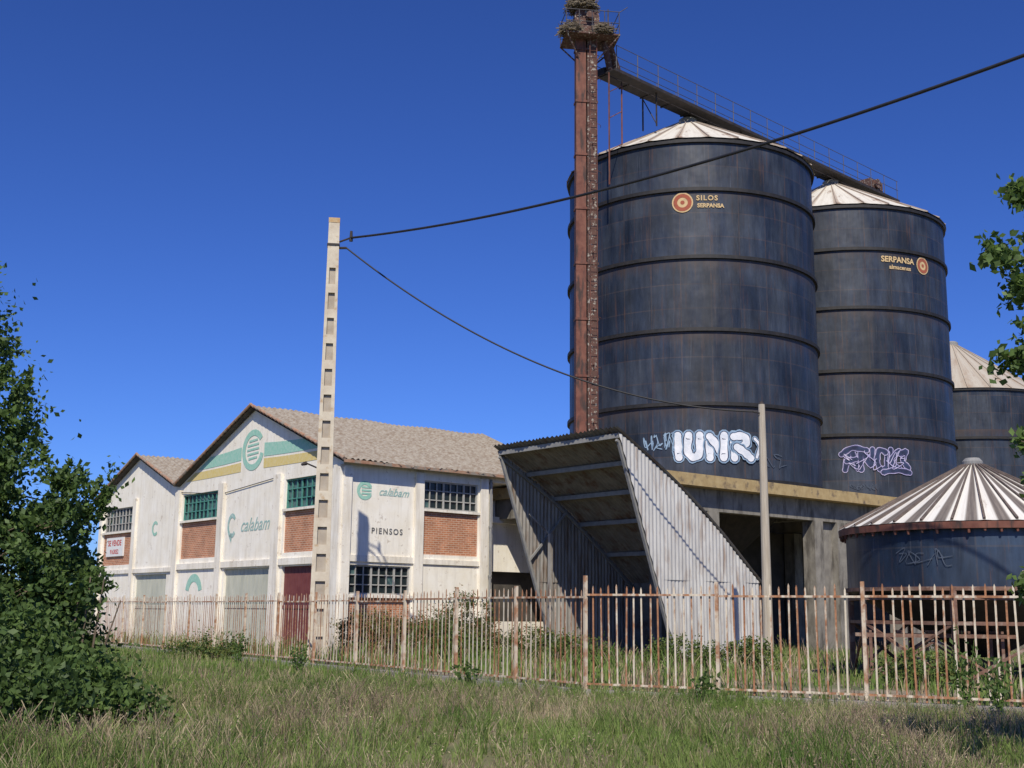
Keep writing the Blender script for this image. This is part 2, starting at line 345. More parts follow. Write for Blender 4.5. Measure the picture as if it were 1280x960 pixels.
def bx(mb,fn,a0,a1,z0,z1,d0,d1,mi=0):
    P=[fn(a,z,d) for d in (d0,d1) for a,z in ((a0,z0),(a1,z0),(a1,z1),(a0,z1))]
    n=len(mb.v); mb.v+=P
    for q in ((0,1,2,3),(7,6,5,4),(0,4,5,1),(1,5,6,2),(2,6,7,3),(3,7,4,0)):
        mb.f.append(tuple(n+i for i in q)); mb.m.append(mi)
M_pane=nmat('dusty_pane',(.05,.10,.10),(.12,.20,.19),ns=4,rough=.4,bmp=0)
def window(parent,fn,a0,a1,z0,z1,nx,nz,mat,broken=0.3):
    mb=MB(); fw=.06
    bx(mb,fn,a0,a1,z0,z0+fw,.08,.15); bx(mb,fn,a0,a1,z1-fw,z1,.08,.15)
    bx(mb,fn,a0,a0+fw,z0+fw,z1-fw,.08,.15); bx(mb,fn,a1-fw,a1,z0+fw,z1-fw,.08,.15)
    for i in range(1,nx):
        a=a0+(a1-a0)*i/nx; k=.04 if i%3==0 else .02; bx(mb,fn,a-k,a+k,z0+fw,z1-fw,.09,.14)
    for j in range(1,nz):
        z=z0+(z1-z0)*j/nz; bx(mb,fn,a0+fw,a1-fw,z-.02,z+.02,.095,.135)
    wn=mb.obj('window',mat,parent)
    g=MB(); 
    for i in range(nx):
        for j in range(nz):
            A0=a0+(a1-a0)*i/nx;A1=a0+(a1-a0)*(i+1)/nx;Z0=z0+(z1-z0)*j/nz;Z1=z0+(z1-z0)*(j+1)/nz
            g.poly([fn(A0,Z0,.16),fn(A1,Z0,.16),fn(A1,Z1,.16),fn(A0,Z1,.16)],1 if random.random()<broken else 0)
    g.obj('glass_panes',[M_glass,M_pane],wn)
    return wn
def roof(parent,x0,x1,ya,za,yb,zb,label=None):
    mb=MB(); n=int((x1-x0)/.055); R=8
    for i in range(n+1):
        x=x0+(x1-x0)*i/n
        for j in range(R+1):
            t=j/R; sag=-.06*math.sin(math.pi*((x-x0)/(x1-x0)))+.03*math.sin(x*1.7+t*5)
            mb.v.append((x,ya+(yb-ya)*t-(.03*math.sin(x*9.3)+.02*math.sin(x*23) if j==0 else 0),za+(zb-za)*t+.035*math.sin(x*2*math.pi/.26)+sag+.05))
    for i in range(n):
        for j in range(R):
            k=i*(R+1)+j; mb.f.append((k,k+1,k+R+2,k+R+1)); mb.m.append(0)
    mb.poly([(x0,ya,za-.09),(x1,ya,za-.09),(x1,yb,zb-.09),(x0,yb,zb-.09)],1)
    mb.poly([(x0,ya,za-.09),(x1,ya,za-.09),(x1,ya,za+.03),(x0,ya,za+.03)],2)
    return mb.obj('roof',[M_tile,M_concd,M_terra],parent,label=label)
def verge(parent,x,ya,za,yb,zb):
    mb=MB(); n=int(math.hypot(yb-ya,zb-za)/.35)
    for i in range(n):
        t0=i/n;t1=(i+1.12)/n
        mb.tube((x,ya+(yb-ya)*t0,za+(zb-za)*t0+.06),(x,ya+(yb-ya)*t1,za+(zb-za)*t1+.085),.075,.06,8)
    mb.obj('verge_tiles',M_terra,parent)

# ---------------------------------------------------------------- large warehouse
OX,OY=-6.35,45.3
W1=thing('warehouse','large white plastered warehouse with tiled gable roof and teal windows','warehouse',(OX,OY,0),TH)
ff=lambda a,z,d:(d,a,z)
fs=lambda a,z,d:(a,d,z)
GW,EH,AH,LEN=14.44,7.3,10.1,12.0
ops_f=[(.9,4.4,5.6,6.8),(.9,4.4,3.85,5.5),(10.4,14.1,5.6,6.8),(10.4,14.1,3.85,5.5),(.9,4.4,0,3.3),(5.5,9.5,0,3.3)]
ops_s=[(.4,3.2,2.2,3.3),(3.77,6.5,5.6,6.73),(3.77,6.5,3.8,5.5),(7.25,11.8,1.2,6.9,1.5),(.4,3.2,.5,2.1)]
mb=MB(); wall(mb,GW,EH,ops_f,ff); mb.poly([(0,0,EH),(0,GW,EH),(0,GW/2,AH)])
wall(mb,LEN,EH,ops_s,fs)
mb.poly([(LEN,0,0),(LEN,GW,0),(LEN,GW,EH),(LEN,GW/2,AH),(LEN,0,EH)]); mb.poly([(0,GW,0),(LEN,GW,0),(LEN,GW,EH),(0,GW,EH)])
mb.poly([fs(7.25,3.3,1.5),fs(11.8,3.3,1.5),fs(11.8,6.9,1.5),fs(7.25,6.9,1.5)])
bx(mb,fs,7.26,11.79,5.35,5.6,1.2,1.49)
mb.obj('wall',M_white,W1)
mb=MB(); mb.poly([fs(7.25,1.2,1.9),fs(11.8,1.2,1.9),fs(11.8,3.3,1.9),fs(7.25,3.3,1.9)]); mb.obj('opening_shade_sheet',M_concd,W1)  # dark sheet standing in for shade behind the low opening
for a,b in ((.9,4.4),(10.4,14.1)):
    mb=MB(); bx(mb,ff,a,b,3.85,5.5,.06,.2); mb.obj('brick_panel',M_brick,W1)
for a,b,c,d in ((3.77,6.5,3.8,5.5),(.4,3.2,.5,2.1)):
    mb=MB(); bx(mb,fs,a,b,c,d,.06,.2); mb.obj('brick_panel',M_brick,W1)
mb=MB()
for a,b in ((0,.5),(4.6,5.2),(9.7,10.2),(14.2,14.44)): bx(mb,ff,a,b,0,7.05,-.14,-.002)
for a,b in ((0,.34),(3.3,3.7),(6.56,6.95)): bx(mb,fs,a,b,0,7.0,-.12,-.002)
bx(mb,ff,.5,14.2,3.36,3.62,-.10,-.004)
bx(mb,fs,.34,3.3,3.42,3.66,-.07,-.004); bx(mb,fs,3.7,6.56,3.42,3.62,-.07,-.004); bx(mb,fs,.35,3.25,2.08,2.19,-.12,.1);
for a,b in ((.9,4.4),(10.4,14.1)): bx(mb,ff,a-.05,b+.05,5.5,5.6,-.09,.12)
bx(mb,fs,3.72,6.55,5.5,5.6,-.09,.12)
mb.obj('pilaster_trim',M_white2,W1)
window(W1,ff,.9,4.4,5.6,6.8,9,3,M_teal,.4); window(W1,ff,10.4,14.1,5.6,6.8,9,3,M_teal,.4)
M_wf=nmat('pale_window_bars',(.33,.32,.29),(.42,.41,.38),bmp=0)
window(W1,fs,.4,3.2,2.2,3.3,8,3,M_wf,.1); window(W1,fs,3.77,6.5,5.6,6.73,8,3,M_wf,.05)
def door(parent,fn,a0,a1,z1,mat,label,n=8):
    mb=MB(); 
    for i in range(n):
        A=a0+(a1-a0)*i/n; B=a0+(a1-a0)*(i+1)/n
        bx(mb,fn,A+.01,B-.01,0,z1,.12,.17)
    bx(mb,fn,a0,a1,z1*.5,z1*.5+.12,.09,.118); bx(mb,fn,a0,a1,.15,.27,.09,.118)
    return mb.obj('door',mat,parent,label=label)
door(W1,ff,2.2,4.4,3.3,M_door1,'maroon plank door'); door(W1,ff,.9,2.2,3.3,M_white2,'pale plank door leaf',5); door(W1,ff,5.5,9.5,3.3,M_door2,'pale yellow-green plank double door',12)
roof(W1,-.3,LEN+.3,-.5,EH-.14,GW/2,AH+.06); roof(W1,-.3,LEN+.3,GW+.1,EH+.02,GW/2,AH+.06)
verge(W1,-.3,-.5,EH-.16,GW/2,AH+.04); verge(W1,-.3,GW,EH,GW/2,AH+.04)
mb=MB(); mb.tube((7.08,-.1,0.1),(7.08,-.1,7.0),.055); 
for z in (1,3,5,6.8): mb.tube((7.08,-.1,z),(7.08,-.1,z+.08),.075)
mb.obj('downpipe',M_galvd,W1)
mb=MB(); mb.tube((-.05,4.9,6.95),(-.05,9.95,6.6),.018,n=5); mb.tube((-.05,9.95,6.6),(-.05,14.3,6.95),.018,n=5); mb.obj('wall_cable',M_dark,W1)
mb=MB(); mb.tube((-.06,1.5,6.95),(-.75,1.5,7.15),.03,n=6); mb.tube((-.75,1.5,7.15),(-.95,1.5,7.08),.08,.05,n=8)
mb.obj('wall_lamp',M_dark,W1)
def gz(z): return (z-EH)/(AH-EH)*GW/2
def band(z0,z1,ya,yb,mat,nm,rise=.12):
    # sign bands sweep gently upward toward the roundel
    mb=MB(); n=16; l0,l1=gz(z0)+.35,gz(z1)+.35
    lo0,hi0=max(ya,l0),min(yb,GW-l0); lo1,hi1=max(ya,l1),min(yb,GW-l1)
    def sw(y): return rise*(1-min(1,abs(y-7.35)/5.5))**2
    for i in range(n):
        t0,t1=i/n,(i+1)/n
        y00=lo0+(hi0-lo0)*t0;y01=lo0+(hi0-lo0)*t1;y10=lo1+(hi1-lo1)*t0;y11=lo1+(hi1-lo1)*t1
        mb.poly([(-.012,y00,z0+sw(y00)),(-.012,y01,z0+sw(y01)),(-.012,y11,z1+2.2*sw(y11)),(-.012,y10,z1+2.2*sw(y10))])
    mb.obj(nm,mat,W1)
band(7.86,8.34,0,6.35,M_green,'teal_sign_band'); band(7.40,7.76,0,6.35,M_yellow,'yellow_sign_band',.06)
band(7.86,8.34,8.4,20,M_green,'teal_sign_band'); band(7.40,7.76,8.4,20,M_yellow,'yellow_sign_band',.06)
ge=lambda x,y,z:(-.016,7.35-x,8.3+y)
flat_ring(ge,.62,.88,M_green,'emblem_ring',W1,35,345,n=40,sx=1.12)
for k in range(5):
    z=-.42+.19*k; h=math.sqrt(max(.05,.54**2-(z+.04)**2)); mb=MB(); mb.poly([ge(-h,z,0),ge(h,z+.04,0),ge(h,z+.13,0),ge(-h,z+.09,0)]); mb.obj('emblem_stripe',M_green,W1)
fr=lambda y0,z0,d=-.014:(lambda x,y,z:(d,y0-x,z0+y))
sr=lambda x0,z0,d=-.014:(lambda x,y,z:(x0+x,d,z0+y))
text_me('calabam',.80,fr(6.9,5.1),M_greend,'lettering',W1,offset=.004,shear=.42)
flat_ring(fr(8.95,5.15),.30,.46,M_greend,'emblem_ring',W1,40,320,n=24,sx=.9,sy=1.15)
mb=MB(); f=fr(8.95,5.15)
mb.poly([f(-.25,-.45,0),f(.05,-.3,0),f(.0,-.75,0)]); mb.obj('emblem_drop',M_greend,W1)
flat_ring(fr(12.4,2.3),.5,.85,M_green,'emblem_arc',W1,10,170,n=20)
text_me('calabam',.44,sr(2.3,6.12),M_greend,'lettering',W1,offset=.004,shear=.42)
flat_ring(sr(.98,6.12),.22,.36,M_green,'emblem_ring',W1,30,330,n=24)
f=sr(.98,6.12)
for k in range(3):
    mb=MB(); mb.poly([f(-.15,-.15+.12*k,0),f(.3,-.15+.12*k,0),f(.3,-.08+.12*k,0),f(-.15,-.08+.12*k,0)]); mb.obj('emblem_stripe',M_green,W1)
text_me('PIENSOS',.31,sr(2.05,4.6),M_black,'lettering',W1,offset=.007,space=1.3)

# ---------------------------------------------------------------- small warehouse
def l2w(x,y): return (OX+.7714*x-.6364*y,OY+.6364*x+.7714*y)
p=l2w(0,GW+.003)
W2=thing('warehouse','smaller white gabled warehouse adjoining a larger one, with brick panel','warehouse',(p[0],p[1],0),TH)
G2,A2=9.6,9.1
ops=[(5.35,9.15,5.45,6.65),(5.35,9.15,3.75,5.35),(1.0,4.7,0,3.2)]
mb=MB(); wall(mb,G2,EH,ops,ff); mb.poly([(0,0,EH),(0,G2,EH),(0,G2/2,A2)])
mb.poly([(0,G2,0),(LEN,G2,0),(LEN,G2,EH),(0,G2,EH)]); mb.poly([(LEN,0,0),(LEN,G2,0),(LEN,G2,EH),(LEN,G2/2,A2),(LEN,0,EH)])
mb.obj('wall',M_white,W2)
mb=MB(); bx(mb,ff,5.35,9.15,3.75,5.35,.06,.2); mb.obj('brick_panel',M_brick,W2)
mb=MB()
for a,b in ((.02,.3),(4.85,5.25),(9.25,9.6)): bx(mb,ff,a,b,0,7.0,-.12,-.002)
bx(mb,ff,.3,9.25,3.3,3.5,-.09,-.004); bx(mb,ff,5.3,9.2,5.35,5.45,-.09,.12); mb.obj('pilaster_trim',M_white2,W2)
window(W2,ff,5.35,9.15,5.45,6.65,9,3,M_wf,.1); door(W2,ff,1.0,4.7,3.2,M_door2,'pale yellow-green plank door',10)
roof(W2,-.3,LEN+.3,.1,EH+.02,G2/2,A2+.06); roof(W2,-.3,LEN+.3,G2+.4,EH-.14,G2/2,A2+.06)
verge(W2,-.3,.1,EH,G2/2,A2+.04); verge(W2,-.3,G2+.4,EH-.16,G2/2,A2+.04)
mb=MB(); bx(mb,ff,6.4,8.6,4.2,5.15,-.03,.05); sg=mb.obj('notice_board',M_signw,W2,label='white notice board with red lettering')
text_me('SE VENDE',.40,lambda x,y,z:(-.036,7.5-x,4.86+y),M_signr,'notice_lettering',sg,offset=.01)
text_me('9163052',.32,lambda x,y,z:(-.036,7.5-x,4.42+y),M_signr,'notice_lettering',sg,offset=.008)
flat_ring(lambda x,y,z:(-.014,2.6-x,5.4+y),.22,.36,M_green,'emblem_ring',W2,40,320,n=20)

# ---------------------------------------------------------------- silos
def silo(name,label,c,zb,R,H,rings,rise,wm,rm,group=None,ribs=28,ovh=.16,ringmat=None,cat='silo',bh=.075,pleat=.05,ribm=None,capr=.42):
    e=thing(name,label,cat,(c[0],c[1],zb),0,group)
    mb=MB(); mb.revolve([(R,0),(R,H)],192); mb.obj('silo_wall',wm,e,smooth=True)
    for i,z in enumerate(rings):
        mb=MB(); hh=bh
        mb.revolve([(R-.02,z-hh),(R+.11,z-hh),(R+.11,z+hh),(R-.02,z+hh)],128,closed=True); mb.obj('ring_band',ringmat or M_ring,e)
    r=MB(); n=ribs*4
    for i in range(n):
        t=2*math.pi*(i+.0)/n; ph=i%4; bumpz=.0 if ph else pleat
        r.v.append(((R+ovh)*math.cos(t),(R+ovh)*math.sin(t),H-.04+bumpz)); r.v.append((.3*math.cos(t),.3*math.sin(t),H+rise-.12))
    for i in range(n):
        j=(i+1)%n; r.f.append((2*i,2*j,2*j+1,2*i+1)); r.m.append(0)
    ro=r.obj('silo_roof',rm,e)
    rb=MB()
    for i in range(ribs):
        t=2*math.pi*i/ribs
        rb.tube(((R+ovh)*math.cos(t),(R+ovh)*math.sin(t),H+pleat-.01),(.3*math.cos(t),.3*math.sin(t),H+rise-.09),.04,.022,4)
    rb.obj('roof_ribs',ribm or rm,ro)
    cp=MB(); cp.revolve([(capr,H+rise-.2),(capr,H+rise+.0),(capr*.7,H+rise+.09),(.01,H+rise+.11)],20); cp.obj('roof_cap',M_galvd,ro)
    return e
def cyl(R,phi,z0,off=.035):
    return lambda x,y,z:((R+off)*math.cos(math.radians(phi)+x/R),(R+off)*math.sin(math.radians(phi)+x/R),z0+y)
def cyl2(R,phi,z0,k=1.0):
    return lambda x,y,off:((R+off)*math.cos(math.radians(phi)+x*k/R),(R+off)*math.sin(math.radians(phi)+x*k/R),z0+y*k)
RS=5.57; ZB=6.8; HS=14.65
rings=[.09,3.2,6.3,9.4,12.35,14.5]
S1=silo('silo','tall dark steel grain silo with chunky white graffiti, on concrete platform',(8.2,53.6),ZB,RS,HS,rings,3.15,M_silo,M_roof,'tall dark grain silos',pleat=.03)
S2=silo('silo','tall dark steel grain silo with lavender graffiti, on concrete platform',(17.1,61.7),ZB,RS,HS,rings,3.15,M_silo,M_roof,'tall dark grain silos',pleat=.03)
S4=silo('silo','distant grain silo with pale buff conical roof, on the ground',(28.1,75),0,5.6,14.9,[2.9,5.9,8.9,11.9,14.8],3.9,M_silo,M_roof3,'tall dark grain silos',pleat=.0)
def badge(S,phi,z,k=1.0):
    flat_ring(cyl(RS,phi,z,.03),.0,.44*k,M_cream,'emblem_disc',S,n=28)
    flat_ring(cyl(RS,phi,z,.036),.22*k,.38*k,M_or,'emblem_ring',S,n=28); flat_ring(cyl(RS,phi,z,.036),.0,.09*k,M_or,'emblem_dot',S,n=14)
badge(S1,-101.5,11.78); badge(S2,-56.5,11.78)
text_me('SILOS',.30,cyl(RS,-91,11.95),M_cream,'lettering',S1,offset=.01,space=1.25)
text_me('SERPANSA',.24,cyl(RS,-89.5,11.62),M_cream,'lettering',S1,offset=.01)
text_me('SERPANSA',.40,cyl(RS,-72.5,11.86),M_cream,'lettering',S2,offset=.012)
text_me('almacenes',.30,cyl(RS,-71.5,11.48),M_cream,'lettering',S2,offset=.008)
letters=[[(-1.95,.52),(-1.9,-.5)],[(-1.45,.52),(-1.5,-.2),(-1.25,-.5),(-.98,-.3),(-.95,.52)],
 [(-.5,-.52),(-.52,.5)],[(-.5,.45),(-.15,.0),(.12,-.5)],[(.12,-.52),(.16,.52)],
 [(.62,-.52),(.6,.5)],[(.6,.46),(1.05,.5),(1.22,.25),(.95,.0),(.65,-.02)],[(.75,-.02),(1.1,-.25),(1.4,-.5)],[(1.62,.4),(1.85,.1),(1.7,-.45)]]
f2=cyl2(RS,-87.5,1.45,.88)
mb=MB()
for i,pth in enumerate(letters): paint(mb,pth,.54 if i<8 else .28,f2,.030+i*.006,mi=0); paint(mb,pth,.42 if i<8 else .20,f2,.032+i*.006,mi=2); paint(mb,pth,.34 if i<8 else .13,f2,.034+i*.006,mi=1,wj=.1)
mb.obj('graffiti',[M_gs,M_gw,M_gb],S1,label='chunky rounded white sprayed letters with blue-grey outlines')
def scrib(S,R,phi,z,wd,ht,n,w,mat,seed,knots=5,off=.03,label=None):
    rr=random.Random(seed); mb=MB(); f=cyl2(R,phi,z)
    for i in range(n):
        cx=-wd/2+wd*(i+.5)/n; P=[(cx+rr.uniform(-1,1)*wd/n*.9,rr.uniform(-.5,.5)*ht) for _ in range(knots)]
        paint(mb,P,w,f,off+i*.002,sub=5)
    mb.obj('graffiti',mat,S,label=label)
scrib(S1,RS,-113,1.65,1.2,.7,7,.04,M_gs,3,knots=6,label='light blue sprayed scribble')
scrib(S1,RS,-65,.95,1.5,.6,5,.035,M_gf,5,knots=5)
wl=[[(-1.6,-.5),(-1.3,.5),(-.95,-.45)],[(-1.5,-.05),(-1.0,.05)],[(-.8,-.5),(-.75,.5),(-.3,-.3),(-.2,.55)],[(.0,.0),(.15,.5),(.5,.35),(.5,-.3),(.2,-.5),(.0,-.1)],[(.75,.55),(.7,-.5)],[(1.2,.5),(.75,.0),(1.25,-.5)],[(1.25,.35),(1.6,.5),(1.4,.0),(1.7,-.35)],[(-1.75,.3),(-1.2,.62),(-.5,.5)],[(.3,-.62),(1.0,-.5),(1.75,-.6)]]
f2=cyl2(RS,-89,2.0,.92); mb=MB()
for i,pth in enumerate(wl): paint(mb,pth,.31,f2,.02+i*.004,mi=0); paint(mb,pth,.25,f2,.022+i*.004,mi=1); paint(mb,pth,.17,f2,.0235+i*.004,mi=2)
mb.obj('graffiti',[M_gl,M_gv,M_gb],S2,label='tangled lavender outline piece')
scrib(S2,RS,-89,2.0,3.0,1.0,9,.03,M_gl,21,off=.07,knots=4); scrib(S2,RS,-95,.75,1.2,.3,6,.025,M_gf,9)

# platform
PF=thing('silo_platform','raised concrete silo platform with ochre lichen edge on columns','platform',(11.93,49.07,0),TH)
mb=MB(); mb.box(-8.2,19,0,13,6.34,ZB-.004); mb.obj('slab',M_ochre,PF)
mb=MB(); mb.box(-7.9,18.7,.55,.95,5.5,6.335); mb.box(-7.9,18.7,12.1,12.5,5.5,6.335); mb.box(-7.9,-7.5,.96,12.09,5.5,6.335)
for x in (-4.9,1.6,7.6,13.5): mb.box(x,x+.4,.94,12.11,5.55,6.33)
mb.obj('edge_beam',M_conc,PF)
for i,x in enumerate((-7.9,-5.2,1.4,3.0,7.5,13.3,18.1)):
    for y in (.5,6.2,12.0):
        if y<1 or x in(-7.9,1.4,7.5,18.1):
            mb=MB(); mb.box(x,x+.6,y,y+.6,0,5.495); mb.obj('column',M_conc,PF)
for b in ((-7.29,-5.21,5.495),(2.01,2.99,5.495),(8.2,13.2,2.6)):
    mb=MB(); mb.box(b[0],b[1],.8,1.0,0,b[2]); mb.obj('infill_wall',M_conc,PF)
mb=MB(); mb.box(-7.8,18.5,6.9,7.1,0,5.495); mb.obj('rear_wall',M_concd,PF)  # wall coloured dark to paint in the gloom below the slab
for cx in (0,12):
    mb=MB(); mb.revolve([(3.6,6.3),(.4,3.4)],32,c=(cx,5.0)); mb.obj('discharge_hopper',M_dark,PF)

# ---------------------------------------------------------------- elevator
EVX,EVY=3.05,48.5
EV=thing('grain_elevator','tall rusty twin-leg bucket elevator beside dark silo','grain elevator',(EVX,EVY,0),math.radians(8))
for x0,m,l in ((-.46,M_rust,'red-brown elevator leg'),(.03,M_rustp,'elevator leg speckled with bird droppings')):
    mb=MB(); mb.box(x0,x0+.43,-.2,.2,0,26.2)
    for k in range(11): mb.box(x0-.028,x0+.457,-.235,.235,1.5+k*2.4,1.6+k*2.4)
    mb.obj('elevator_leg',m,EV,label=l)
mb=MB()
for x in (.10,.40): mb.tube((x,-.42,.2),(x,-.42,26.4),.018,n=6)
for k in range(64): mb.tube((.10,-.42,.6+k*.4),(.40,-.42,.6+k*.4),.012,n=5)
for k in range(11): mb.tube((.25,-.2,2+k*2.4),(.25,-.42,2+k*2.4),.02,n=5)
for k in range(11):
    z=3+k*2.1
    for i in range(8):
        a0=math.pi*(1+i/8);a1=math.pi*(1+(i+1)/8)
        mb.tube((.25+.3*math.cos(a0),-.42+.42*math.sin(a0),z),(.25+.3*math.cos(a1),-.42+.42*math.sin(a1),z),.010,n=4,cap=False)
mb.obj('ladder',M_rust,EV)
mb=MB(); mb.box(-1.0,1.35,-.8,.8,26.0,26.07)
for x,y in ((-.95,-.75),(1.3,-.75),(1.3,.75),(-.95,.75)): mb.tube((x,y,26),(x*.3,y*.2,25.0),.035,n=5)
mb.obj('platform',M_rustp,EV)
mb=MB()
xs=[-.97,-.4,.15,.7,1.32]
for y in (-.77,.77):
    for x in xs: mb.tube((x,y,26.07),(x+random.uniform(-.04,.04),y,27.1),.02,n=5)
    for z in (26.55,27.08): mb.tube((-.97,y,z),(1.32,y,z+.02),.02,n=5)
for x in (-.97,1.32):
    for z in (26.55,27.08): mb.tube((x,-.77,z),(x,.77,z),.02,n=5)
mb.tube((1.32,-.77,27.08),(1.75,-.5,27.5),.018,n=5); mb.tube((1.0,0,26.07),(1.0,0,27.6),.03,n=5)
mb.obj('railing',M_rail,EV)
mb=MB(); mb.box(-.54,.54,-.32,.32,26.07,27.0)
k=12
for s in (-.32,.32):
    mb.poly([(.54*math.cos(math.pi*i/k),s,27.0+.58*math.sin(math.pi*i/k)) for i in range(k+1)])
for i in range(k):
    a,b=math.pi*i/k,math.pi*(i+1)/k
    mb.poly([(.54*math.cos(a),-.32,27+.58*math.sin(a)),(.54*math.cos(b),-.32,27+.58*math.sin(b)),(.54*math.cos(b),.32,27+.58*math.sin(b)),(.54*math.cos(a),.32,27+.58*math.sin(a))])
mb.tube((.1,-.55,27.0),(.1,.55,27.0),.18,n=12); mb.box(.56,1.0,-.25,.25,26.4,26.85)
mb.tube((-.75,-.4,26.4),(-.75,.3,26.4),.16,n=10)
mb.obj('elevator_head',M_rustp,EV)
mb=MB(); mb.tube((.85,0,26.4),(1.6,.9,25.2),.2,.18,n=8); mb.tube((.8,-.1,26.0),(1.15,.3,24.8),.14,n=8); mb.obj('spout',M_rustp,EV)
mb=MB()
for x,y in ((1.0,-.1),(1.75,.7)):
    mb.tube((x,y,19.5),(x,y,24.6),.035,n=5)
for z in (21,22.5,23.7): mb.tube((1.0,-.1,z),(1.75,.7,z+.7),.022,n=5)
mb.obj('support_frame',M_rust,EV)
def nest(loc,r,h,n,label):
    mb=MB()
    for i in range(n):
        a=random.uniform(0,6.28); rr=r*math.sqrt(random.random()); z=random.uniform(0,h)*(1-.5*(rr/r)**3)
        b=a+random.uniform(.9,2.2); L=random.uniform(.3,.8)
        p=Vector((rr*math.cos(a),rr*math.sin(a),z)); q=p+Vector((math.cos(b)*L,math.sin(b)*L,random.uniform(-.22,.24)))
        mb.tube(p-(q-p)*.5,p+(q-p)*.5,.017,.010,4,cap=False)
    o=mb.obj('bird_nest',M_stick); o.location=loc; tag(o,label,'nest')
    return o
nest((EVX-.2,EVY-.1,27.4),.66,.55,480,'large twig stork nest on top of elevator head')
nest((EVX-.7,EVY-.55,26.05),.48,.5,280,'twig stork nest piled on elevator platform')
nest((EVX+.7,EVY-.5,26.05),.5,.42,260,'ragged twig nest on elevator platform beside railing')

# ---------------------------------------------------------------- conveyor
ca=math.atan2(61.7-EVY,17.1-EVX)
CV=thing('conveyor_bridge','long dark steel conveyor bridge with railing resting on silo tops','conveyor',(EVX,EVY,24.72),ca)
mb=MB(); mb.box(.9,25.0,-.25,.25,0,.32); 
for i in range(17): mb.box(1+i*1.45,1.07+i*1.45,-.29,.29,-.04,.36)
mb.obj('conveyor_casing',M_dark,CV)
mb=MB(); mb.box(.9,25.0,-.9,-.31,.0,.05); mb.box(.9,25.0,-.92,-.87,-.06,.08)
mb.obj('walkway',M_dark,CV)
mb=MB()
for i in range(18):
    x=1+i*1.4; mb.tube((x,-.89,.08),(x,-.89,1.15),.02,n=5); mb.tube((x,.35,.08),(x,.35,1.15),.016,n=5)
for y in (-.89,.35):
    for z in (.62,1.15): mb.tube((1,y,z),(24.9,y,z),.016,n=5)
mb.obj('railing',M_rail,CV)
mb=MB(); mb.box(22.7,24.1,-.4,.4,.365,.95); mb.tube((23.4,-.55,.75),(23.4,.55,.75),.28,n=12); mb.obj('drive_motor',M_rustp,CV)
for x in (4.0,10.4,15.8,24.0):
    mb=MB(); mb.tube((x,-.6,0),(x,-.6,-1.6),.04,n=5); mb.tube((x,.2,0),(x,.2,-1.6),.04,n=5); mb.tube((x,-.6,-1.5),(x,.2,-.05),.025,n=5)
    mb.obj('support_leg',M_dark,CV)

# ---------------------------------------------------------------- intake shed
BX,BY=3.42,38.0
SH=thing('intake_shed','slanted corrugated metal truck unloading shed with open front','shed',(BX,BY,0),TH)
SW,SL,ZF,ZE=6.15,6.8,7.35,2.75
def zr(t): return ZF+(ZE-ZF)*t/SL + .34*math.sin(math.pi*min(1,max(0,t/SL)))
def zf(t): return max(0.0,ZF*(1-(t+.02)/2.7)) 
def side_wall(y,sgn,name,label,mat):
    mb=MB(); n=260
    for (a,b,oo) in ((0.0,.52,0.0),(.515,1.0,-.012)):
        k0=len(mb.v)
        for i in range(n+1):
            t=SL*i/n; o=.017*math.sin(t*2*math.pi/.17)*sgn+oo+.012*math.sin(t*3.1+a*5)
            z0=zf(t); z1=zr(t)-.05
            if z0>z1: z0=z1
            zz0=max(z0,a*5.2) if a>0 else z0; zz1=min(z1,b*5.2) if b<1 else z1
            if zz0>zz1: zz0=zz1=min(max(zz0,z0),z1)
            mb.v.append((t,y+o,zz0)); mb.v.append((t,y+o,zz1))
        for i in range(n):
            k=k0+2*i; mb.f.append((k,k+2,k+3,k+1)); mb.m.append(0)
    return mb.obj(name,mat,SH,label=label)
side_wall(0,1,'side_wall','dull galvanised corrugated side wall',M_galv); side_wall(SW,1,'side_wall','grimy grey corrugated side wall, coloured darker for shade',M_galvs)
mb=MB(); n=240; R=10
for i in range(n+1):
    y=-.12+(SW+.24)*i/n; o=.028*math.sin(y*2*math.pi/.2)
    for j in range(R+1):
        t=-.15+(SL+.3)*j/R; mb.v.append((t+(.04*math.sin(y*5) if j==0 else 0),y,zr(t)+o))
for i in range(n):
    for j in range(R):
        k=i*(R+1)+j; mb.f.append((k,k+1,k+R+2,k+R+1)); mb.m.append(0)
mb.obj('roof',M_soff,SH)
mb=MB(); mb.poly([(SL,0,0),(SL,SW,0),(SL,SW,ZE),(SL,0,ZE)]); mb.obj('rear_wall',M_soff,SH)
for t in (.06,1.35,2.7,4.0,5.4):
    mb=MB(); mb.box(t-.05,t+.05,.05,SW-.05,zr(t)-.2,zr(t)-.05); mb.obj('purlin',M_galvd,SH)
mb=MB()
for y in (.1,SW-.1):
    for j in range(8):
        t0,t1=SL*j/8,SL*(j+1)/8; mb.tube((t0,y,zr(t0)-.3),(t1,y,zr(t1)-.3),.06,n=4)
    mb.tube((.1,y,ZF-.35),(2.68,y,.05),.07,n=4)
mb.tube((1.4,.12,3.4),(3.2,.12,zr(3.2)-.3),.05,n=4); mb.tube((1.4,SW-.12,3.4),(3.2,SW-.12,zr(3.2)-.3),.05,n=4)
mb.obj('frame_rafter',M_galvd,SH)
mb=MB(); mb.box(2.0,2.14,5.55,5.67,0,4.4); mb.tube((2.07,5.61,4.35),(1.35,5.95,5.1),.04,n=4); mb.obj('support_post',M_galvs,SH)

